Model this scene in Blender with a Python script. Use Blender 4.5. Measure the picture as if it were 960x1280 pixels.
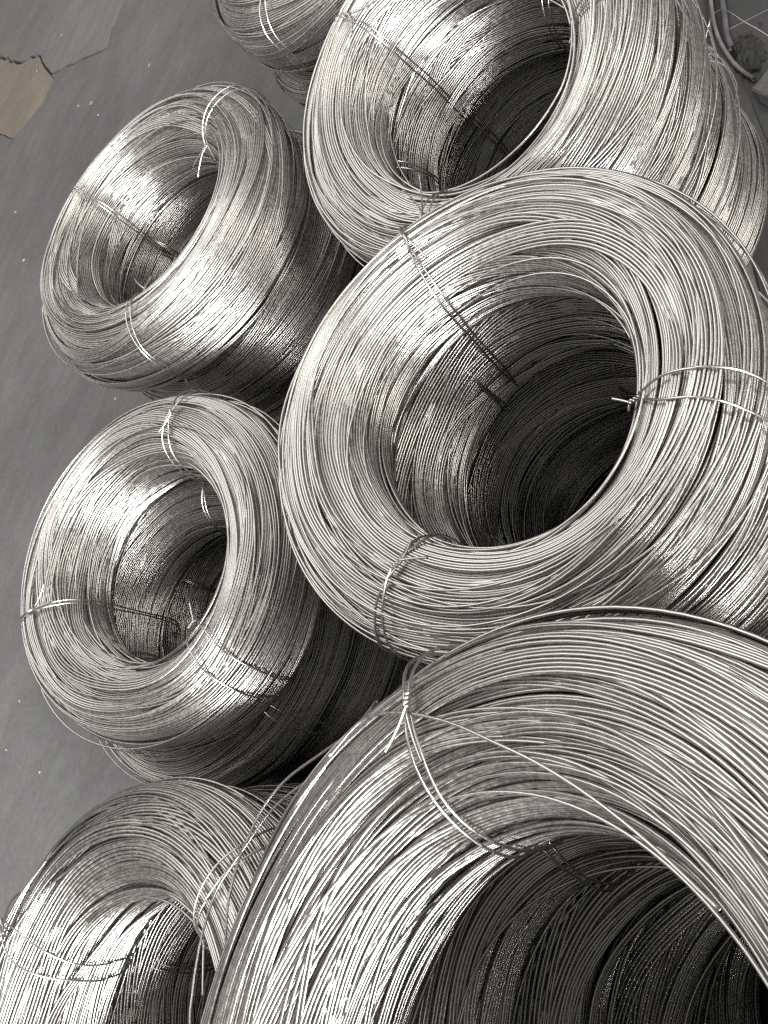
import bpy, bmesh, math, random
import numpy as np
from mathutils import Vector, Matrix

for o in list(bpy.data.objects):
    bpy.data.objects.remove(o)
S = bpy.context.scene
COL = S.collection

# ------------------------------------------------------------------ camera
CAM_Z = 1.60
cam_d = bpy.data.cameras.new('camera')
cam = bpy.data.objects.new('camera', cam_d)
COL.objects.link(cam)
# world axes written in camera coordinates (x right, y down, z forward)
AX = ((0.419730137, -0.907648948, 0.000000000),
      (-0.670226764, -0.309937418, 0.674340331),
      (-0.612064292, -0.283040960, -0.738420691))
right = Vector([AX[i][0] for i in range(3)])
down = Vector([AX[i][1] for i in range(3)])
fwd = Vector([AX[i][2] for i in range(3)])
M = Matrix((right, -down, -fwd)).transposed().to_4x4()
M.translation = (0, 0, CAM_Z)
cam.matrix_world = M
cam_d.sensor_fit = 'VERTICAL'
cam_d.sensor_height = 36.0
cam_d.lens = 36.0 * 1070.415 / 1280.0
cam_d.clip_start = 0.02
cam_d.clip_end = 200
S.camera = cam

# ------------------------------------------------------------------ light
S.view_settings.view_transform = 'Standard'
S.view_settings.look = 'None'
S.view_settings.gamma = 1.0
S.view_settings.exposure = 0.0
S.cycles.use_denoising = False
S.cycles.sample_clamp_indirect = 0.35
S.cycles.max_bounces = 4
S.cycles.glossy_bounces = 3
S.cycles.blur_glossy = 1.0
S.cycles.caustics_reflective = False
S.cycles.caustics_refractive = False
world = bpy.data.worlds.new('World')
S.world = world
world.use_nodes = True
bg = world.node_tree.nodes['Background']
bg.inputs['Color'].default_value = (1.0, 0.97, 0.95, 1)
bg.inputs['Strength'].default_value = 0.26


def area_lamp(name, az, el, dist, target, sx, sy, power, color=(1, 1, 1)):
    l = bpy.data.lights.new(name, 'AREA')
    l.shape = 'RECTANGLE'
    l.size, l.size_y = sx, sy
    l.energy = power
    l.color = color
    o = bpy.data.objects.new(name, l)
    a, e = math.radians(az), math.radians(el)
    d = Vector((math.cos(e) * math.cos(a), math.cos(e) * math.sin(a), math.sin(e)))
    o.location = Vector(target) + d * dist
    o.rotation_euler = d.to_track_quat('Z', 'Y').to_euler()
    COL.objects.link(o)
    return o


TGT = (0.1, 0.9, 0.8)
area_lamp('window_light', 237, 21, 7.0, TGT, 5.6, 1.9, 2300, (1.0, 0.99, 0.985))
area_lamp('side_window_light', 302, 32, 7.0, TGT, 3.0, 2.0, 260, (1.0, 0.96, 0.89))
area_lamp('roof_light', 65, 58, 6.5, TGT, 7.0, 5.5, 330, (1.0, 0.98, 0.955))

# ------------------------------------------------------------------ materials


def new_mat(name):
    m = bpy.data.materials.new(name)
    m.use_nodes = True
    nt = m.node_tree
    return m, nt, nt.nodes, nt.links, nt.nodes['Principled BSDF']


def wire_material(name, c0, c1, rough, attr=True):
    m, nt, N, L, P = new_mat(name)
    P.inputs['Metallic'].default_value = 1.0
    tc = N.new('ShaderNodeTexCoord')
    no = N.new('ShaderNodeTexNoise')
    no.inputs['Scale'].default_value = 9.0
    no.inputs['Detail'].default_value = 3.0
    L.new(tc.outputs['Object'], no.inputs['Vector'])
    fine = N.new('ShaderNodeTexNoise')
    fine.inputs['Scale'].default_value = 160.0
    fine.inputs['Detail'].default_value = 2.0
    L.new(tc.outputs['Object'], fine.inputs['Vector'])
    ad = N.new('ShaderNodeMath'); ad.operation = 'MULTIPLY_ADD'
    ad.inputs[1].default_value = 0.55
    L.new(no.outputs['Fac'], ad.inputs[0])
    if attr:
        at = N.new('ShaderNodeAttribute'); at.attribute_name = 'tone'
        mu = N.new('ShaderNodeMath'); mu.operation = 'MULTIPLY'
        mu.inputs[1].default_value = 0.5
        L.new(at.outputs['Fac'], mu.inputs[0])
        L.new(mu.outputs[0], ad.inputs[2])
    else:
        ad.inputs[2].default_value = 0.25
    ad2 = N.new('ShaderNodeMath'); ad2.operation = 'MULTIPLY_ADD'
    ad2.inputs[1].default_value = 0.35
    L.new(fine.outputs['Fac'], ad2.inputs[0])
    L.new(ad.outputs[0], ad2.inputs[2])
    cr = N.new('ShaderNodeValToRGB')
    cr.color_ramp.elements[0].position = 0.30
    cr.color_ramp.elements[0].color = (*c0, 1)
    cr.color_ramp.elements[1].position = 0.95
    cr.color_ramp.elements[1].color = (*c1, 1)
    L.new(ad2.outputs[0], cr.inputs['Fac'])
    L.new(cr.outputs['Color'], P.inputs['Base Color'])
    mr = N.new('ShaderNodeMapRange')
    mr.inputs['From Min'].default_value = 0.3
    mr.inputs['From Max'].default_value = 0.7
    mr.inputs['To Min'].default_value = rough - 0.06
    mr.inputs['To Max'].default_value = rough + 0.08
    L.new(fine.outputs['Fac'], mr.inputs['Value'])
    L.new(mr.outputs['Result'], P.inputs['Roughness'])
    return m


M_WIRE = wire_material('galvanised_wire', (0.35, 0.342, 0.323), (0.59, 0.577, 0.548), 0.33)
M_TIE = wire_material('tie_wire_steel', (0.50, 0.49, 0.47), (0.72, 0.71, 0.68), 0.30, attr=False)


def floor_material(name, base, vary, speck, rough):
    m, nt, N, L, P = new_mat(name)
    tc = N.new('ShaderNodeTexCoord')
    n1 = N.new('ShaderNodeTexNoise'); n1.inputs['Scale'].default_value = 0.9
    n1.inputs['Detail'].default_value = 6; n1.inputs['Roughness'].default_value = 0.6
    L.new(tc.outputs['Object'], n1.inputs['Vector'])
    n2 = N.new('ShaderNodeTexNoise'); n2.inputs['Scale'].default_value = 60
    n2.inputs['Detail'].default_value = 4
    L.new(tc.outputs['Object'], n2.inputs['Vector'])
    cr = N.new('ShaderNodeValToRGB')
    cr.color_ramp.elements[0].position = 0.32
    cr.color_ramp.elements[0].color = (*[b * (1 - vary) for b in base], 1)
    cr.color_ramp.elements[1].position = 0.70
    cr.color_ramp.elements[1].color = (*[b * (1 + vary) for b in base], 1)
    L.new(n1.outputs['Fac'], cr.inputs['Fac'])
    mx = N.new('ShaderNodeMix'); mx.data_type = 'RGBA'; mx.blend_type = 'OVERLAY'
    mx.inputs['Factor'].default_value = 0.35
    L.new(cr.outputs['Color'], mx.inputs[6])
    L.new(n2.outputs['Color'], mx.inputs[7])
    # worn lanes and old spills
    mp = N.new('ShaderNodeMapping'); mp.inputs['Scale'].default_value = (1.0, 3.2, 1.0); mp.inputs['Rotation'].default_value = (0, 0, 0.9)
    L.new(tc.outputs['Object'], mp.inputs['Vector'])
    n3 = N.new('ShaderNodeTexNoise'); n3.inputs['Scale'].default_value = 2.6; n3.inputs['Detail'].default_value = 8; n3.inputs['Roughness'].default_value = 0.68; n3.inputs['Distortion'].default_value = 0.8
    L.new(mp.outputs['Vector'], n3.inputs['Vector'])
    r3 = N.new('ShaderNodeMapRange'); r3.inputs['From Min'].default_value = 0.35; r3.inputs['From Max'].default_value = 0.68
    r3.inputs['To Min'].default_value = 0.86; r3.inputs['To Max'].default_value = 1.12
    L.new(n3.outputs['Fac'], r3.inputs['Value'])
    mw = N.new('ShaderNodeVectorMath'); mw.operation = 'SCALE'
    L.new(mx.outputs[2], mw.inputs[0]); L.new(r3.outputs['Result'], mw.inputs['Scale'])
    # sparse pale specks
    vo = N.new('ShaderNodeTexVoronoi'); vo.inputs['Scale'].default_value = speck
    L.new(tc.outputs['Object'], vo.inputs['Vector'])
    wn = N.new('ShaderNodeSeparateColor')
    L.new(vo.outputs['Color'], wn.inputs[0])
    t1 = N.new('ShaderNodeMath'); t1.operation = 'GREATER_THAN'; t1.inputs[1].default_value = 0.996
    L.new(wn.outputs[0], t1.inputs[0])
    t2 = N.new('ShaderNodeMath'); t2.operation = 'LESS_THAN'; t2.inputs[1].default_value = 0.11
    L.new(vo.outputs['Distance'], t2.inputs[0])
    t3 = N.new('ShaderNodeMath'); t3.operation = 'MULTIPLY'
    L.new(t1.outputs[0], t3.inputs[0]); L.new(t2.outputs[0], t3.inputs[1])
    mx2 = N.new('ShaderNodeMix'); mx2.data_type = 'RGBA'
    L.new(t3.outputs[0], mx2.inputs['Factor'])
    L.new(mw.outputs[0], mx2.inputs[6])
    mx2.inputs[7].default_value = (0.28, 0.27, 0.26, 1)
    L.new(mx2.outputs[2], P.inputs['Base Color'])
    P.inputs['Roughness'].default_value = rough
    bp = N.new('ShaderNodeBump'); bp.inputs['Strength'].default_value = 0.15
    bp.inputs['Distance'].default_value = 0.002
    L.new(n2.outputs['Fac'], bp.inputs['Height'])
    L.new(bp.outputs['Normal'], P.inputs['Normal'])
    return m


M_FLOOR = floor_material('grey_floor_paint', (0.110, 0.1065, 0.106), 0.22, 14, 0.5)
M_SLAB = floor_material('worn_floor_paint', (0.138, 0.130, 0.124), 0.18, 16, 0.6)
M_BARE = floor_material('bare_tan_concrete', (0.165, 0.139, 0.113), 0.14, 18, 0.8)
M_DIRT = floor_material('dark_dirt', (0.030, 0.028, 0.026), 0.4, 30, 0.95)
M_PLATE = floor_material('dark_steel_plate', (0.022, 0.021, 0.0205), 0.35, 26, 0.55)
M_STRIP = floor_material('dull_steel_strip', (0.034, 0.0315, 0.031), 0.25, 22, 0.6)
M_BLOCK = floor_material('weathered_block', (0.052, 0.050, 0.047), 0.4, 40, 0.85)


def plain(name, c, rough, metal=0.0):
    m, nt, N, L, P = new_mat(name)
    tc = N.new('ShaderNodeTexCoord')
    n1 = N.new('ShaderNodeTexNoise'); n1.inputs['Scale'].default_value = 35
    n1.inputs['Detail'].default_value = 5
    L.new(tc.outputs['Object'], n1.inputs['Vector'])
    cr = N.new('ShaderNodeValToRGB')
    cr.color_ramp.elements[0].position = 0.3
    cr.color_ramp.elements[0].color = (*[v * 0.65 for v in c], 1)
    cr.color_ramp.elements[1].position = 0.7
    cr.color_ramp.elements[1].color = (*[v * 1.25 for v in c], 1)
    L.new(n1.outputs['Fac'], cr.inputs['Fac'])
    L.new(cr.outputs['Color'], P.inputs['Base Color'])
    P.inputs['Roughness'].default_value = rough
    P.inputs['Metallic'].default_value = metal
    return m


M_HOSE = plain('beige_rubber', (0.115, 0.112, 0.10), 0.65)
M_PIPE = plain('grey_plastic', (0.055, 0.053, 0.058), 0.7)
M_RUBBLE = plain('black_rubble', (0.009, 0.0085, 0.008), 0.95)
M_BITS = plain('pale_grit', (0.30, 0.29, 0.28), 0.8)

# ------------------------------------------------------------------ helpers


def tag(o, label=None, cat=None, group=None, kind=None):
    if label: o['label'] = label
    if cat: o['category'] = cat
    if group: o['group'] = group
    if kind: o['kind'] = kind
    return o


def link(name, data, parent=None):
    o = bpy.data.objects.new(name, data)
    COL.objects.link(o)
    if parent: o.parent = parent
    return o


def mesh_from(name, V, F4, mat, tone=None):
    """V (n,3), F4 (m,4) int arrays -> mesh"""
    me = bpy.data.meshes.new(name)
    n, m = len(V), len(F4)
    me.vertices.add(n)
    me.vertices.foreach_set('co', np.ascontiguousarray(V, np.float32).ravel())
    me.loops.add(m * 4)
    me.loops.foreach_set('vertex_index', np.ascontiguousarray(F4, np.int32).ravel())
    me.polygons.add(m)
    me.polygons.foreach_set('loop_start', np.arange(0, m * 4, 4, dtype=np.int32))
    me.polygons.foreach_set('use_smooth', np.ones(m, bool))
    me.update(calc_edges=True)
    if tone is not None:
        a = me.attributes.new('tone', 'FLOAT', 'POINT')
        a.data.foreach_set('value', np.ascontiguousarray(tone, np.float32))
    me.materials.append(mat)
    me.validate()
    return me


def tubes(C, rad, sides, closed, up=None):
    """C (k, n, 3) centre lines; -> V, F for all k tubes at once"""
    k, n, _ = C.shape
    if closed:
        T = np.roll(C, -1, 1) - np.roll(C, 1, 1)
    else:
        T = np.gradient(C, axis=1)
    T /= np.linalg.norm(T, axis=2, keepdims=True) + 1e-12
    if up is None:
        up = np.zeros_like(C); up[..., 2] = 1
        bad = np.abs(T[..., 2]) > 0.9
        up[bad] = (1, 0, 0)
    e1 = up - T * (up * T).sum(2, keepdims=True)
    e1 /= np.linalg.norm(e1, axis=2, keepdims=True) + 1e-12
    e2 = np.cross(T, e1)
    a = np.arange(sides) * 2 * np.pi / sides
    V = C[:, :, None, :] + rad * (np.cos(a)[None, None, :, None] * e1[:, :, None, :] + np.sin(a)[None, None, :, None] * e2[:, :, None, :])
    V = V.reshape(-1, 3)
    nn = n if closed else n - 1
    i = np.arange(nn)[:, None]; j = np.arange(sides)[None, :]
    i2 = (i + 1) % n; j2 = (j + 1) % sides
    F = np.stack([i * sides + j, i2 * sides + j, i2 * sides + j2, i * sides + j2], -1).reshape(-1, 4)
    F = (F[None] + (np.arange(k) * n * sides)[:, None, None]).reshape(-1, 4)
    return V, F


def smooth_path(P, n):
    """Catmull-Rom through points P -> n samples"""
    P = np.asarray(P, float)
    Q = np.vstack([2 * P[0] - P[1], P, 2 * P[-1] - P[-2]])
    out = []
    m = len(P) - 1
    for u in np.linspace(0, m, n):
        i = min(int(u), m - 1); t = u - i
        a, b, c, d = Q[i:i + 4]
        out.append(0.5 * (2 * b + (c - a) * t + (2 * a - 5 * b + 4 * c - d) * t ** 2 + (3 * b - a - 3 * c + d) * t ** 3))
    return np.array(out)


def rod(name, P, rad, mat, parent=None, n=48, sides=8, tone=None):
    C = smooth_path(P, n)[None]
    V, F = tubes(C, rad, sides, False)
    V = np.vstack([V, C[0, :1], C[0, -1:]])
    q = np.arange(sides); q2 = (q + 1) % sides; e = (n - 1) * sides
    faces = [tuple(f) for f in F.tolist()]
    faces += [(int(b), int(a), n * sides) for a, b in zip(q, q2)]
    faces += [(int(a) + e, int(b) + e, n * sides + 1) for a, b in zip(q, q2)]
    me = bpy.data.meshes.new(name)
    me.from_pydata(V.tolist(), [], faces)
    me.polygons.foreach_set('use_smooth', [True] * len(faces))
    if tone is not None:
        at = me.attributes.new('tone', 'FLOAT', 'POINT')
        at.data.foreach_set('value', [tone] * len(V))
    me.materials.append(mat)
    return link(name, me, parent)


# ------------------------------------------------------------------ coil cross-section
RI, RO, RHO, HC = 0.2047, 0.3506, 0.0720, 0.185
RM, HW = 0.5 * (RI + RO), 0.5 * (RO - RI)


class Section:
    """Rounded-rectangle cross-section of a coil; s runs from the inner wall's foot up over the
    crown and down the outer wall, then back under; z = 0 at the foot."""

    def __init__(self, h, flare=0.0):
        pts = []
        q = RHO
        zt, zb = h - q, q
        rin, rout = RM - (HW - q), RM + (HW - q)
        for t in np.linspace(0, 1, 60, endpoint=False):
            z = zb + (zt - zb) * t
            pts.append((RI - 0.0, z))
        for a in np.linspace(math.pi, math.pi / 2, 40, endpoint=False):
            pts.append((rin + q * math.cos(a), zt + q * math.sin(a)))
        for a in np.linspace(math.pi / 2, 0, 40, endpoint=False):
            pts.append((rout + q * math.cos(a), zt + q * math.sin(a)))
        for t in np.linspace(1, 0, 60, endpoint=False):
            pts.append((RO, zb + (zt - zb) * t))
        for a in np.linspace(0, -math.pi, 60, endpoint=False):
            c = rout if a > -math.pi / 2 else rin
            pts.append((c + q * math.cos(a), zb + q * math.sin(a)))
        P = np.array(pts + [pts[0]])
        # pull the inner wall outwards near the crown: a slightly flared throat
        d = np.linalg.norm(np.diff(P, axis=0), axis=1)
        s = np.concatenate([[0], np.cumsum(d)])
        self.L = s[-1]
        u = np.linspace(0, self.L, 800)
        self.u = u
        self.r = np.interp(u, s, P[:, 0]); self.z = np.interp(u, s, P[:, 1])
        tr, tz = np.gradient(self.r), np.gradient(self.z)
        # smooth the normals so bundles roll over the crown evenly
        nr, nz = -tz, tr
        ln = np.hypot(nr, nz) + 1e-9
        self.nr, self.nz = nr / ln, nz / ln
        self.h = h
        self.s_in_top = zt - zb                      # where the crown begins
        self.s_crest = self.s_in_top + math.pi / 2 * q
        self.s_out_top = self.s_in_top + math.pi * q + 2 * (HW - q)
        self.s_foot = self.s_out_top + (zt - zb)

    def at(self, s, n=0.0):
        s = np.mod(s, self.L)
        r = np.interp(s, self.u, self.r); z = np.interp(s, self.u, self.z)
        a = np.interp(s, self.u, self.nr); b = np.interp(s, self.u, self.nz)
        return r + a * n, z + b * n, a, b


def harmonics(rng, phi, ms, amps):
    out = np.zeros_like(phi)
    for m, a in zip(ms, amps):
        out += a * rng.normal() * np.cos(m * phi + rng.uniform(0, 6.283))
    return out


def winding_lines(rng, sec, wr, seg, layers=2, chaos=1.0, gap=1.0):
    phi = np.arange(seg) * 2 * np.pi / seg
    dia = 2 * wr
    S_, N_, tone = [], [], []
    # slow undulation shared by everything wound on this coil
    kk = [(rng.normal(), rng.integers(1, 4), rng.uniform(0, 6.28), rng.uniform(5, 16)) for _ in range(7)]

    def swell(s):
        return sum(a * np.cos(m * phi + p + q * s) for a, m, p, q in kk) * 1.1e-3 * chaos
    # levels are one wire apart, so bundles cross over each other instead of through each other
    for layer, (lev, lo, hi) in enumerate(((-1.95, 4, 14), (-0.98, 3, 11), (0.0, 2, 9), (0.95, 1, 5))):
        s = rng.uniform(0, dia)
        end = sec.L
        while s < end:
            k = int(rng.integers(lo, hi))
            pitch = dia * rng.uniform(0.99, 1.07)
            wall_in = s < sec.s_in_top
            amp = np.array((6.5, 4.8, 3.0, 1.3)) * 1e-3 * chaos * (0.40, 0.95, 1.2, 1.15)[layer]
            ds = harmonics(rng, phi, (1, 2, 3, 4), amp) + harmonics(rng, phi, (5, 6, 8), np.array((1.1, 0.8, 0.4)) * 1e-3)
            dn = lev * dia + swell(s) + harmonics(rng, phi, (1, 2, 3, 5, 8), np.array((0.8, 2.0, 1.8, 1.1, 0.5)) * 1e-3 * (0.5, 0.8, 1.0, 1.0)[layer]) + rng.normal() * 0.5e-3
            if wall_in and layer >= 2 and rng.random() < 0.25:
                dn += rng.uniform(0.5, 3.0) * 1e-3          # a slack sheet standing off the inner wall
                dn += np.abs(harmonics(rng, phi, (1, 2), np.array((2.5, 1.5)) * 1e-3))
            bt = rng.uniform(-0.14, 0.14)
            for i in range(k):
                sp = s + i * pitch
                if sp >= end: break
                S_.append(sp + ds + rng.normal() * 0.08e-3 + harmonics(rng, phi, (1, 2, 3, 5), np.array((0.22, 0.20, 0.15, 0.08)) * 1e-3))
                N_.append(dn + rng.normal() * 0.22e-3 + harmonics(rng, phi, (2, 3, 5, 7), np.array((0.22, 0.20, 0.16, 0.10)) * 1e-3))
                tone.append(np.clip(0.5 + bt + rng.normal() * 0.10, 0, 1))
            s += k * pitch
            # open stretches between bundles, wider the higher the level
            s += gap * dia * (rng.uniform(0.2, 1.0), rng.uniform(0.0, 1.5), rng.uniform(0.2, 2.8), rng.uniform(4, 20))[layer]
    return np.array(S_), np.array(N_), np.array(tone), phi


def lines_to_world(sec, S_, N_, phi, oval, scale=1.0):
    r, z, a, b = sec.at(S_, N_)
    r = r + oval(phi)[None]
    c, s = np.cos(phi)[None], np.sin(phi)[None]
    C = np.stack([r * c, r * s, z], -1) * scale
    U = np.stack([a * c, a * s, b], -1)
    return C, U


def winding_mesh(name, seed, sec, wr, sides=5, seg=96, layers=2, scale=1.0, chaos=1.0, gap=1.0):
    rng = np.random.default_rng(seed)
    S_, N_, tone, phi = winding_lines(rng, sec, wr / scale, seg, layers, chaos, gap)
    # floor under the crossings: keep everything outside the inner former
    t2, t3 = rng.uniform(0, 6.28, 2)
    oval = lambda p: 0.005 * np.cos(2 * p + t2) + 0.003 * np.cos(3 * p + t3)
    C, U = lines_to_world(sec, S_, N_, phi, oval, scale)
    V, F = tubes(C, wr, sides, True, U)
    tn = np.repeat(tone, seg * sides)
    # solid filler core, its tone darkened to stand for shade between the wires
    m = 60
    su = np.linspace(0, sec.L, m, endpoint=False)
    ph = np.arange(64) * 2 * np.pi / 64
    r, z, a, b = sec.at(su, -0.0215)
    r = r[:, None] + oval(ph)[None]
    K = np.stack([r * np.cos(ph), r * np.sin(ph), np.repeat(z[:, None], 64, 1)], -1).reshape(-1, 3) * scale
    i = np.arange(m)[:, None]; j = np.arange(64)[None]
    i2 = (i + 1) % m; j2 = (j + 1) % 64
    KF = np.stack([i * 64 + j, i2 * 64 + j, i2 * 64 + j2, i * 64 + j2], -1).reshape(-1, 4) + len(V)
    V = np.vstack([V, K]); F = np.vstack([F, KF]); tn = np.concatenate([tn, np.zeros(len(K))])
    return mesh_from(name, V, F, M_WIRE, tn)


# ------------------------------------------------------------------ coils
GROUP = 'steel wire coils stacked on the grey floor'
WR = 0.00175
SEC = Section(HC)
SEC_PAIR = Section(2 * HC)
W_NEAR = winding_mesh('wire_windings', 11, SEC, 0.0020, 6, 128, 2, 1.195, 1.3)
W_MID = winding_mesh('wire_windings', 23, SEC, 0.0020, 6, 112, 2, 0.974, 1.5)
W_P = winding_mesh('wire_windings', 37, SEC, 0.0022, 5, 112, 2, 1.0, 1.6, 0.8)
W_Q = winding_mesh('wire_windings', 53, SEC, 0.0022, 5, 112, 2, 1.0, 1.4, 0.8)


def frame(nx, ny):
    n = Vector((nx, ny, 1)).normalized()
    ex = (Vector((1, 0, 0)) - n * n.x).normalized()
    ey = n.cross(ex)
    return ex, ey, n


def section_point(sec, s, n, phi, sc):
    r, z, _, _ = sec.at(np.asarray(s, float), n)
    return np.stack([r * np.cos(phi) * sc, r * np.sin(phi) * sc, z * sc], -1)


def tie(parent, seed, phi_deg, s_knot, sc, spread=0.010, rad=0.0017, tails=(0.035, 0.018), slack=0.0098, dirs=None, tall=False):
    """doubled binding wire round the section at one azimuth, twisted off at s_knot, two free ends"""
    rng = np.random.default_rng(seed)
    p0 = math.radians(phi_deg)
    n = 120
    sec = SEC_PAIR if tall else SEC
    drop = np.array([0, 0, (SEC.h - sec.h) * sc])
    s_knot = (s_knot * SEC.L + sec.h - SEC.h) / sec.L
    u = np.linspace(0, sec.L, n, endpoint=False)
    parts = []
    for k in (-1, 1):
        w = np.exp(-((np.mod(u - s_knot * sec.L + sec.L / 2, sec.L) - sec.L / 2) / 0.03) ** 2)
        ph = p0 + (k * (spread / 2) * (1 - 0.85 * w) + rng.normal() * 0.002 + 0.004 * np.sin(u / sec.L * 6.283 + rng.uniform(0, 6.28)) + 0.0012 * np.sin(u / sec.L * 31 + rng.uniform(0, 6.28))) / 0.27
        off = slack + 0.006 * np.exp(-((u - sec.s_in_top * 0.5) / (0.02 + sec.s_in_top * 0.3)) ** 2) + 0.0012 * np.sin(u / sec.L * 25 + rng.uniform(0, 6.28)) + 0.001 * k
        parts.append(drop + section_point(sec, u, off, ph, sc))
    C = np.array(parts)
    V, F = tubes(C, rad, 6, True, C - np.array([0, 0, 0.18 * sc]))
    me = mesh_from('tie_wire', V, F, M_TIE)
    t = link('tie_wire', me, parent)
    # twisted knot and free ends
    sk = s_knot * sec.L
    r, z, a, b = sec.at(sk, slack + 0.003)
    e_r = np.array([math.cos(p0), math.sin(p0), 0]); e_t = np.array([-math.sin(p0), math.cos(p0), 0]); e_z = np.array([0, 0, 1.0])
    base = (e_r * float(r) + e_z * float(z)) * sc + drop
    nor = e_r * float(a) + e_z * float(b)
    along = -e_r * float(b) + e_z * float(a)
    if dirs is None:
        sg = rng.choice((-1, 1))
        dirs = ((-0.6, 0.5 * sg, 0.35), (-0.3, 0.9 * sg, 0.2))
    B = np.stack([e_r, e_t, e_z])
    dv = [np.array(q) @ B for q in dirs]
    dv = [q / np.linalg.norm(q) for q in dv]
    ax = dv[0] + dv[1] + nor * 0.2
    ax /= np.linalg.norm(ax)
    o1 = np.cross(ax, nor); o1 /= np.linalg.norm(o1); o2 = np.cross(ax, o1)
    tw = []
    for k, tl in zip((0, 1), tails):
        th = np.linspace(0, 3.2 * math.pi, 30) + k * math.pi
        P = base + np.outer(np.linspace(-0.004, 0.010, 30), ax) + rad * 1.05 * (np.outer(np.cos(th), o1) + np.outer(np.sin(th), o2))
        d = dv[k]
        bend = np.cross(d, nor) * rng.normal() * 0.35 + nor * 0.1
        tail = [P[-1] + d * q * tl + bend * (q ** 2) * tl * 0.5 for q in np.linspace(0.12, 1, 14)]
        tw.append(np.vstack([P, tail]))
    V, F = tubes(np.array(tw), rad * 0.95, 6, False)
    link('knot', mesh_from('knot', V, F, M_TIE), t)
    return t


def stray(parent, seed, sc, sec_range, wr):
    """one loose winding riding over the others"""
    rng = np.random.default_rng(seed)
    phi = np.arange(128) * 2 * np.pi / 128
    s = rng.uniform(*sec_range) + harmonics(rng, phi, (1, 2, 3), (0.012, 0.006, 0.003))
    n = 0.0062 + np.abs(harmonics(rng, phi, (1, 2, 3), (0.0022, 0.0016, 0.001)))
    C = section_point(SEC, s, n, phi, sc)[None]
    V, F = tubes(C, wr, 6, True)
    tone = np.full(len(V), rng.uniform(0.35, 0.9))
    return link('loose_wire', mesh_from('loose_wire', V, F, M_WIRE, tone), parent)


def coil(label, x, y, ztop, tx, ty, sc, mesh, mesh_scale, rot, ties=(), strays=0, seed=0, height=None):
    ex, ey, n = frame(tx, ty)
    e = bpy.data.objects.new('wire_coil', None)
    COL.objects.link(e)
    e.empty_display_size = 0.2
    tag(e, label, 'wire coil', GROUP)
    mt = Matrix((ex, ey, n)).transposed().to_4x4()
    mt.translation = Vector((x, y, ztop)) - n * (height or HC * sc)
    e.matrix_world = mt
    w = link('wire_windings', mesh, e)
    w['kind'] = 'stuff'
    w.rotation_euler = (0, 0, rot)
    w.scale = (sc / mesh_scale, sc / mesh_scale, (height or HC * sc) / (HC * mesh_scale))
    for i, t in enumerate(ties):
        tie(e, seed * 31 + i, *t[:1], s_knot=t[1], sc=sc, spread=t[2] if len(t) > 2 else 0.010,
            dirs=t[3] if len(t) > 3 else None, tall=len(t) > 5 and t[5], slack=t[6] if len(t) > 6 else 0.0095, tails=t[4] if len(t) > 4 else (0.035, 0.018))
    for i in range(strays):
        stray(e, seed * 77 + i, sc, (SEC.s_in_top * 0.3, SEC.s_out_top + 0.04), WR)
    return e


Z0 = CAM_Z - 0.87
CREST = SEC.s_crest / SEC.L
INTOP = SEC.s_in_top / SEC.L
OUTTOP = SEC.s_out_top / SEC.L


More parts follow.
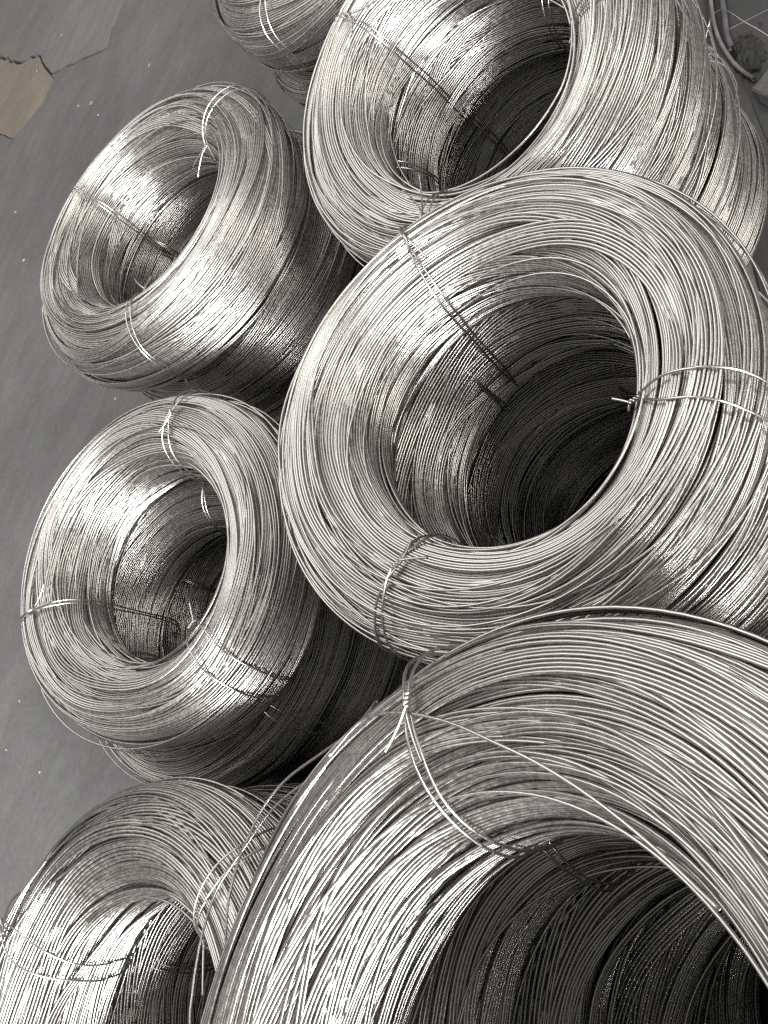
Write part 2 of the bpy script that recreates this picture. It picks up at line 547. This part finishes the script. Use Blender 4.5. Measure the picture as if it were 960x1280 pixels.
STACKS = {
    'A': (0.37478, 1.86461, Z0 + -0.01064, 0.0743, -0.0586, 1.0488),
    'B': (-0.27506, 1.38361, Z0 + -0.05734, 0.0374, -0.1229, 0.9983),
    'M': (0.19365, 0.70185, Z0 + 0.04457, 0.0753, -0.0895, 0.9735),
    'T': (0.73294, 1.13568, Z0 + -0.05136, -0.1331, -0.1215, 1.0055),
    'N': (-0.39261, 0.22014, Z0 + 0.26063, 0.0274, 0.1933, 1.1947),
    'L': (-0.91836, 0.85829, Z0 + -0.02185, 0.0552, 0.0215, 1.1752),
    'U': (1.16792, 1.76464, Z0 + -0.00048, -0.0042, 0.0240, 0.9979),
}
TIES = {
    'A': [(85, CREST - 0.01, 0.008, ((-1, 0.15, -0.2), (-1, -0.2, 0)), (0.06, 0.03), 1), (-17, INTOP + 0.06, 0.014, ((-1, 0.3, -0.5), (-0.8, 0.6, -0.3)), (0.055, 0.05)),
          (-139, INTOP + 0.07, 0.016, ((-0.8, -0.7, 0.2), (-0.3, 0.9, 0.2)), (0.05, 0.03))],
    'B': [(137, CREST, 0.009, ((-1, 0.55, 0.15), (-1, -0.25, 0.1)), (0.075, 0.055), 1), (15, CREST + 0.02, 0.02, ((-1, 0.4, -0.2), (0.4, -0.8, 0.2)), (0.045, 0.03)),
          (-103, INTOP + 0.05, 0.034, ((-1, 0.8, 0.3), (0.3, -1, 0.2)), (0.03, 0.014), 0, 0.0135)],
    'M': [(52, CREST + 0.02, 0.005, ((-1, -0.30, -0.1), (-1, 0.0, 0.05)), (0.05, 0.02), 1), (-75, INTOP + 0.07, 0.040, ((-1, 0.35, -0.2), (0.2, -1.0, 0.1)), (0.022, 0.014)),
          (-175, CREST - 0.03, 0.022, ((-0.45, 1.0, 0.12), (-0.9, 0.35, 0.15)), (0.045, 0.030))],
    'T': [(74, CREST, 0.008, ((-1, -0.5, 0.1), (-1, 0.5, 0.1)), (0.07, 0.05), 1), (-164, CREST, 0.012, ((-1, 0.2, 0.4), (-0.9, -0.55, 0.4)), (0.06, 0.055)),
          (-65, INTOP + 0.02, 0.016, ((-0.5, 0.8, -0.6), (-0.3, -0.5, -0.8)), (0.04, 0.03))],
    'N': [(46, CREST + 0.03, 0.009, ((-0.9, 0.40, 0.12), (-1, -0.12, 0.02)), (0.045, 0.06)), (165, CREST), (-80, CREST)],
    'L': [(90, CREST + 0.05, 0.03, ((-1, 0.3, 0.1), (-1, -0.3, 0.1)), (0.04, 0.03), 0, 0.0130), (-5, INTOP + 0.05, 0.014, ((-0.6, -0.9, 0.2), (0.5, -0.9, 0.2)), (0.06, 0.04)), (200, CREST)],
    'U': [(-171, CREST, 0.014), (60, CREST), (-50, CREST)],
}
TIERS = {'A': 4, 'B': 4, 'M': 4, 'T': 4, 'N': 5, 'L': 3, 'U': 4}
MESH = {'A': (W_P, 1.0, 0.4), 'B': (W_Q, 1.0, 2.1), 'M': (W_MID, 0.974, 0.0), 'T': (W_P, 1.0, 3.3),
        'N': (W_NEAR, 1.195, 0.0), 'L': (W_Q, 1.0, 4.4), 'U': (W_P, 1.0, 5.2)}
LABELS = {
    'A': ('silver wire coil at the upper left, topmost of its stack beside the open floor',
          'shaded wire coil second from the top in the upper left stack',
          'dark wire coil third from the top in the upper left stack',
          'lowest wire coil standing on the floor in the upper left stack'),
    'B': ('silver wire coil at the left middle, topmost of its stack, tied across its dark hole',
          'wire coil second from the top in the left middle stack, rim showing over the floor',
          'shaded wire coil third from the top in the left middle stack',
          'lowest wire coil standing on the floor in the left middle stack'),
    'M': ('large silver wire coil in the centre of the photo with its whole hole in view',
          'shaded wire coil second from the top in the central stack, seen through the hole',
          'dark wire coil third from the top in the central stack, deep inside the hole',
          'lowest wire coil in the central stack, in the black bottom of the hole'),
    'T': ('silver wire coil behind the central coil at the top edge, topmost of a yellowish stack',
          'wire coil second from the top in the top edge stack, bulging at the right border',
          'wire coil third from the top in the top edge stack, low at the right border',
          'lowest wire coil standing on the floor in the top edge stack'),
    'N': ('biggest silver wire coil at the lower right, nearest the camera and cut by the frame',
          'dark wire coil second from the top in the nearest stack, seen inside its hole',
          'black looking wire coil third from the top in the nearest stack',
          'wire coil fourth from the top in the nearest stack, lost in shade',
          'lowest wire coil standing on the floor in the nearest stack'),
    'L': ('silver wire coil cut off in the lower left corner, topmost beside the biggest coil',
          'wire coil second from the top in the lower left corner stack, rim showing behind it',
          'lowest wire coil standing on the floor in the lower left corner stack'),
    'U': ('small silver wire coil cut by the top edge of the photo, farthest from the camera',
          'wire coil second from the top in the far stack at the top edge',
          'wire coil third from the top in the far stack at the top edge',
          'lowest wire coil standing on the floor in the far stack at the top edge'),
}
SHIFT = {('A', 1): (0.025, -0.020), ('B', 1): (-0.078, -0.01), ('B', 2): (0.02, 0.0), ('L', 1): (0.030, 0.0), ('T', 1): (0.0, 0.0), ('M', 1): (0.012, -0.010), ('N', 2): (0.015, -0.030), ('N', 3): (0.020, -0.035), ('N', 4): (0.010, -0.020)}
tops = {}
srng = random.Random(4)
for i, k in enumerate(STACKS):
    x, y, z, tx, ty, sc = STACKS[k]
    me, ms, rot = MESH[k]
    nt = TIERS[k]
    n = Vector((tx, ty, 1)).normalized()
    tops[k] = coil(LABELS[k][0], x, y, z, tx, ty, sc, me, ms, rot, TIES[k], 3 if k == 'N' else 7, seed=i + 1)
    p = Vector((x, y, z)) - n * (HC * sc)
    pitch = p.z / (nt - 1)
    for j in range(1, nt):
        f = 1 - j / (nt - 1)
        dx, dy = SHIFT.get((k, j), (srng.uniform(-0.015, 0.015), srng.uniform(-0.015, 0.015)))
        n = Vector((tx * f, ty * f, 1)).normalized()
        me2, ms2 = ((W_Q, 1.0), (W_P, 1.0), (W_MID, 0.974))[(i + j) % 3]
        q = p + Vector((dx, dy, 0))
        coil(LABELS[k][j], q.x, q.y, p.z, n.x / n.z, n.y / n.z, sc * srng.uniform(0.985, 1.015), me2, ms2, srng.uniform(0, 6.28),
             [(i * 50 + j * 70 + 20, CREST), (i * 50 + j * 70 + 140, CREST), (i * 50 + j * 70 + 260, CREST)] if j < 3 else (),
             3 if j < 3 else 0, seed=i + 20 * j + 1, height=pitch)
        p = q - n * (pitch / n.z * 1.0)
        p.z = pitch * (nt - 1 - j)


def polar_wire(parent, pts, z, rad, tone):
    P = [(r * math.cos(math.radians(a)), r * math.sin(math.radians(a)), z0) for (a, r), z0 in zip(pts, z)]
    return rod('loose_wire', P, rad, M_WIRE, parent, 90, 6, tone)


# strands that have sprung out of the biggest coil's outer side
HN = HC * 1.195
polar_wire(tops['N'], [(48, 0.375), (56, 0.392), (63, 0.404), (68, 0.414), (74, 0.431), (82, 0.457), (88, 0.469), (93, 0.470), (97, 0.468), (102, 0.458), (108, 0.440), (116, 0.418), (126, 0.405)],
           [HN - 0.012, HN - 0.03, HN - 0.045, HN - 0.055] + [HN - 0.06] * 6 + [HN - 0.065, HN - 0.075, HN - 0.09], WR, 0.9)
polar_wire(tops['N'], [(58, 0.398), (70, 0.405), (76, 0.417), (86, 0.450), (94, 0.468), (101, 0.488), (106, 0.490), (110, 0.486), (114, 0.479), (119, 0.465), (128, 0.440), (140, 0.412)],
           [HN - 0.03, HN - 0.05] + [HN - 0.06] * 8 + [HN - 0.08, HN - 0.10], WR, 0.85)
polar_wire(tops['N'], [(60, 0.402), (72, 0.418), (84, 0.441), (92, 0.452), (98, 0.452), (106, 0.440), (116, 0.420), (128, 0.405)],
           [HN - 0.05, HN - 0.075] + [HN - 0.08] * 4 + [HN - 0.09, HN - 0.10], WR, 0.6)
polar_wire(tops['N'], [(66, 0.360), (57, 0.362), (49, 0.345), (39, 0.318), (29, 0.294), (19, 0.279), (8, 0.268), (-4, 0.262), (-16, 0.262)],
           [HN + 0.002, HN + 0.006, HN + 0.009, HN + 0.009, HN + 0.008, HN + 0.005, HN + 0.003, HN, HN - 0.006], WR, 0.8)
HM = HC * 0.974
polar_wire(tops['M'], [(85, 0.333), (93, 0.343), (101, 0.356), (107, 0.356), (118, 0.348), (137, 0.340), (154, 0.338), (169, 0.340), (181, 0.341), (192, 0.338), (205, 0.333)],
           [HM - 0.05, HM - 0.055] + [HM - 0.06] * 7 + [HM - 0.065, HM - 0.07], WR, 0.7)
polar_wire(tops['M'], [(126, 0.300), (131, 0.312), (136, 0.325), (140, 0.331), (144, 0.328)],
           [HM - 0.004, HM - 0.006, HM - 0.02, HM - 0.035, HM - 0.05], WR * 0.8, 1.0)
polar_wire(tops['A'], [(-62, 0.349), (-70, 0.357), (-78, 0.362), (-86, 0.366), (-92, 0.374)],
           [0.125, 0.12, 0.115, 0.115, 0.105], WR, 0.9)

# ------------------------------------------------------------------ floor
from mathutils.geometry import tessellate_polygon
frng = random.Random(8)


def jag(P, step, amp, closed=True):
    out = []
    m = len(P)
    for i in range(m if closed else m - 1):
        a, b = Vector(P[i]), Vector(P[(i + 1) % m])
        k = max(1, int((b - a).length / step))
        nrm = Vector((-(b - a).y, (b - a).x)).normalized()
        for j in range(k):
            q = a.lerp(b, j / k)
            if j: q = q + nrm * frng.uniform(-amp, amp)
            out.append(q)
    return out


def slab(name, loops, ztop, thick, mat):
    bm = bmesh.new()
    L3 = [[Vector((p[0], p[1], 0)) for p in l] for l in loops]
    flat = [p for l in L3 for p in l]
    vs = [bm.verts.new((p.x, p.y, ztop)) for p in flat]
    for t in tessellate_polygon(L3):
        try: bm.faces.new([vs[i] for i in t])
        except ValueError: pass
    o = 0
    for l in L3:
        lo = [bm.verts.new((p.x, p.y, ztop - thick)) for p in l]
        m = len(l)
        for i in range(m):
            bm.faces.new((vs[o + i], vs[o + (i + 1) % m], lo[(i + 1) % m], lo[i]))
        o += m
    bmesh.ops.recalc_face_normals(bm, faces=bm.faces)
    me = bpy.data.meshes.new(name); bm.to_mesh(me); bm.free()
    me.materials.append(mat)
    return link(name, me)


def inset(P, d):
    m = len(P)
    c = [Vector(p) for p in P]
    area = sum(c[i].x * c[(i + 1) % m].y - c[(i + 1) % m].x * c[i].y for i in range(m))
    sg = 1 if area > 0 else -1
    out = []
    for i in range(m):
        t = (c[(i + 1) % m] - c[i - 1]).normalized()
        out.append(c[i] + Vector((-t.y, t.x)) * d * sg)
    return out


crack_a = jag([(1.498, 5.787), (1.446, 5.498), (1.484, 5.230), (1.409, 5.071), (1.348, 4.909)], 0.05, 0.014, False)
crack_b = jag([(1.348, 4.909), (1.418, 4.614), (1.475, 4.351), (1.596, 4.420), (1.740, 4.438), (2.404, 4.677), (3.241, 5.294)], 0.07, 0.006, False)
far_side = [Vector(p) for p in ((3.1, 5.2), (3.3, 6.6), (2.3, 7.4), (1.5, 7.0))]
patch_edge = jag([(1.348, 4.909), (1.323, 4.850), (1.241, 4.849), (1.195, 4.848), (0.978, 5.018), (0.995, 5.220), (1.055, 5.884), (1.452, 5.874)], 0.03, 0.006, False)
hole = patch_edge + [Vector((1.473, 5.895))] + [Vector((1.5, 7.0))] + list(reversed(far_side))[1:-1] + [Vector((3.241, 5.294))] + list(reversed(crack_b))
BIG = [(-40, -40), (60, -40), (60, 60), (-40, 60)]
tag(slab('floor', [BIG, hole], 0.0, 0.02, M_FLOOR), kind='structure')
slab_poly = crack_a + crack_b + [Vector((3.241, 5.294))] + far_side[1:]
tag(slab('floor_slab', [inset(slab_poly, 0.011)], 0.003, 0.02, M_SLAB), kind='structure')
patch_poly = patch_edge + [Vector((1.473, 5.895))] + crack_a
tag(slab('floor_patch', [inset(patch_poly, 0.006)], -0.004, 0.012, M_BARE), kind='structure')
tag(slab('ground', [[(-42, -42), (62, -42), (62, 62), (-42, 62)]], -0.016, 0.05, M_DIRT), kind='structure')

# pale grit lying on the floor
bm = bmesh.new()
for (x, y), r in zip([(1.354, 3.852), (1.177, 4.261), (1.114, 4.134), (1.165, 4.400), (0.586, 4.554), (0.364, 4.212), (-0.035, 2.907), (-1.120, 2.636), (-1.229, 2.350), (-1.277, 2.585), (1.379, 5.126), (1.584, 5.014)] +
                     [(frng.uniform(-1.3, 1.6), frng.uniform(2.2, 5.2)) for _ in range(6)],
                     [0.010, 0.012, 0.008, 0.006, 0.009, 0.008, 0.006, 0.006, 0.005, 0.005, 0.008, 0.008] + [frng.uniform(0.0015, 0.0035) for _ in range(6)]):
    g = bmesh.ops.create_icosphere(bm, subdivisions=1, radius=r)
    for v in g['verts']:
        v.co = Vector((v.co.x * frng.uniform(0.6, 1.4), v.co.y * frng.uniform(0.6, 1.6), v.co.z * 0.4)) + Vector((x, y, r * 0.25))
me = bpy.data.meshes.new('grit'); bm.to_mesh(me); bm.free(); me.materials.append(M_BITS)
tag(link('grit', me), 'pale grit scattered over the grey floor', kind='stuff')

# ------------------------------------------------------------------ clutter beyond the coil at the top edge
pl = slab('steel_plate', [jag([(1.194, 1.028), (1.115, 0.970), (0.941, 0.827), (1.029, 0.572), (1.636, 0.668), (1.624, 1.193), (1.381, 1.160), (1.313, 1.122)], 0.12, 0.002)], 0.008, 0.008, M_PLATE)
tag(pl, 'dark steel plate lying on the floor at the top right corner', 'plate')
tag(slab('steel_strip', [[(1.574, 1.258), (1.448, 1.259), (1.275, 1.164), (1.093, 1.033), (0.891, 0.907), (0.691, 0.769), (0.642, 0.661), (0.883, 0.778), (1.067, 0.933), (1.186, 1.028), (1.305, 1.126), (1.441, 1.195)]], 0.004, 0.004, M_STRIP), 'dark steel floor strip between the top edge stack and the plate', 'floor strip')
rod('seam', [(1.313, 1.115, 0.009), (1.364, 1.028, 0.009), (1.448, 0.881, 0.009)], 0.002, M_PIPE, pl, 12, 6)
tag(rod('hose', [(1.627, 1.314, 0.014), (1.478, 1.243, 0.014), (1.423, 1.212, 0.014), (1.380, 1.189, 0.014), (1.331, 1.160, 0.014), (1.288, 1.129, 0.014), (1.246, 1.090, 0.014), (1.213, 1.051, 0.014), (1.180, 0.999, 0.014)], 0.0048, M_HOSE, None, 60, 12),
    'beige rubber hose curving along the dark plate to the stone block', 'hose')
tag(rod('hose', [(1.586, 1.305, 0.007), (1.437, 1.220, 0.007), (1.361, 1.184, 0.007), (1.309, 1.159, 0.007), (1.263, 1.131, 0.007), (1.223, 1.104, 0.007)], 0.0052, M_HOSE, None, 40, 12),
    'short end of a dull hose lying between the beige hose and the coil', 'hose')
tag(rod('pipe', [(1.626, 1.284, 0.018), (1.472, 1.208, 0.018), (1.385, 1.163, 0.018), (1.344, 1.139, 0.018), (1.292, 1.110, 0.018), (1.257, 1.083, 0.016)], 0.0068, M_PIPE, None, 40, 12),
    'greyish purple plastic pipe lying beside the beige hose', 'pipe')
tag(rod('stray_wire', [(1.287, 1.166, 0.002), (1.317, 1.164, 0.020), (1.332, 1.154, 0.034), (1.339, 1.135, 0.040), (1.324, 1.106, 0.045), (1.298, 1.062, 0.045), (1.263, 0.992, 0.035), (1.185, 0.873, 0.020), (1.092, 0.773, 0.010)], 0.0010, M_TIE, None, 60, 6),
    'thin bright wire offcut crossing over the hose and the dark plate', 'wire')
bm = bmesh.new()
bl = [(1.132, 0.975), (1.179, 0.956), (1.158, 0.905), (1.110, 0.922)]
lo = [bm.verts.new((x, y, 0.0085)) for x, y in bl]
hi = [bm.verts.new((x * 0.998 + 0.002, y, 0.048 + 0.003 * frng.random())) for x, y in bl]
bm.faces.new(hi); bm.faces.new(lo[::-1])
for i in range(4): bm.faces.new((lo[i], lo[(i + 1) % 4], hi[(i + 1) % 4], hi[i]))
bmesh.ops.recalc_face_normals(bm, faces=bm.faces)
bmesh.ops.bevel(bm, geom=bm.edges[:], offset=0.003, segments=2, affect='EDGES')
bmesh.ops.subdivide_edges(bm, edges=bm.edges[:], cuts=2, use_grid_fill=True)
for v in bm.verts: v.co += Vector([frng.uniform(-1, 1) * 0.0009 for _ in range(3)])
me = bpy.data.meshes.new('stone_block'); bm.to_mesh(me); bm.free(); me.materials.append(M_BLOCK)
tag(link('stone_block', me), 'worn grey block standing on the dark plate at the hose end', 'block')
bm = bmesh.new()
g = bmesh.ops.create_icosphere(bm, subdivisions=4, radius=1.0)
from mathutils import noise as mnoise
for v in g['verts']:
    q = v.co.copy()
    w = 1 + 0.35 * mnoise.noise(q * 1.7) + 0.22 * mnoise.noise(q * 5.0) + 0.1 * mnoise.noise(q * 13.0)
    along, across = q.x * w * 0.052, q.y * w * 0.030
    v.co = Vector((1.246 + along * 0.73 + across * 0.68, 1.043 + along * 0.68 - across * 0.73, 0.006 + max(q.z, -0.2) * w * 0.020))
for _ in range(40):
    t = frng.random()
    x = 1.283 - 0.075 * t + frng.gauss(0, 0.016); y = 1.078 - 0.07 * t + frng.gauss(0, 0.018)
    r = frng.uniform(0.0015, 0.004)
    g = bmesh.ops.create_icosphere(bm, subdivisions=1, radius=r)
    for v in g['verts']:
        v.co = v.co * frng.uniform(0.7, 1.25) + Vector((x, y, 0.008 + r * 0.6))
me = bpy.data.meshes.new('rubble'); bm.to_mesh(me); bm.free(); me.materials.append(M_RUBBLE)
tag(link('rubble', me), 'small heap of black crumbs beside the hose', kind='stuff')
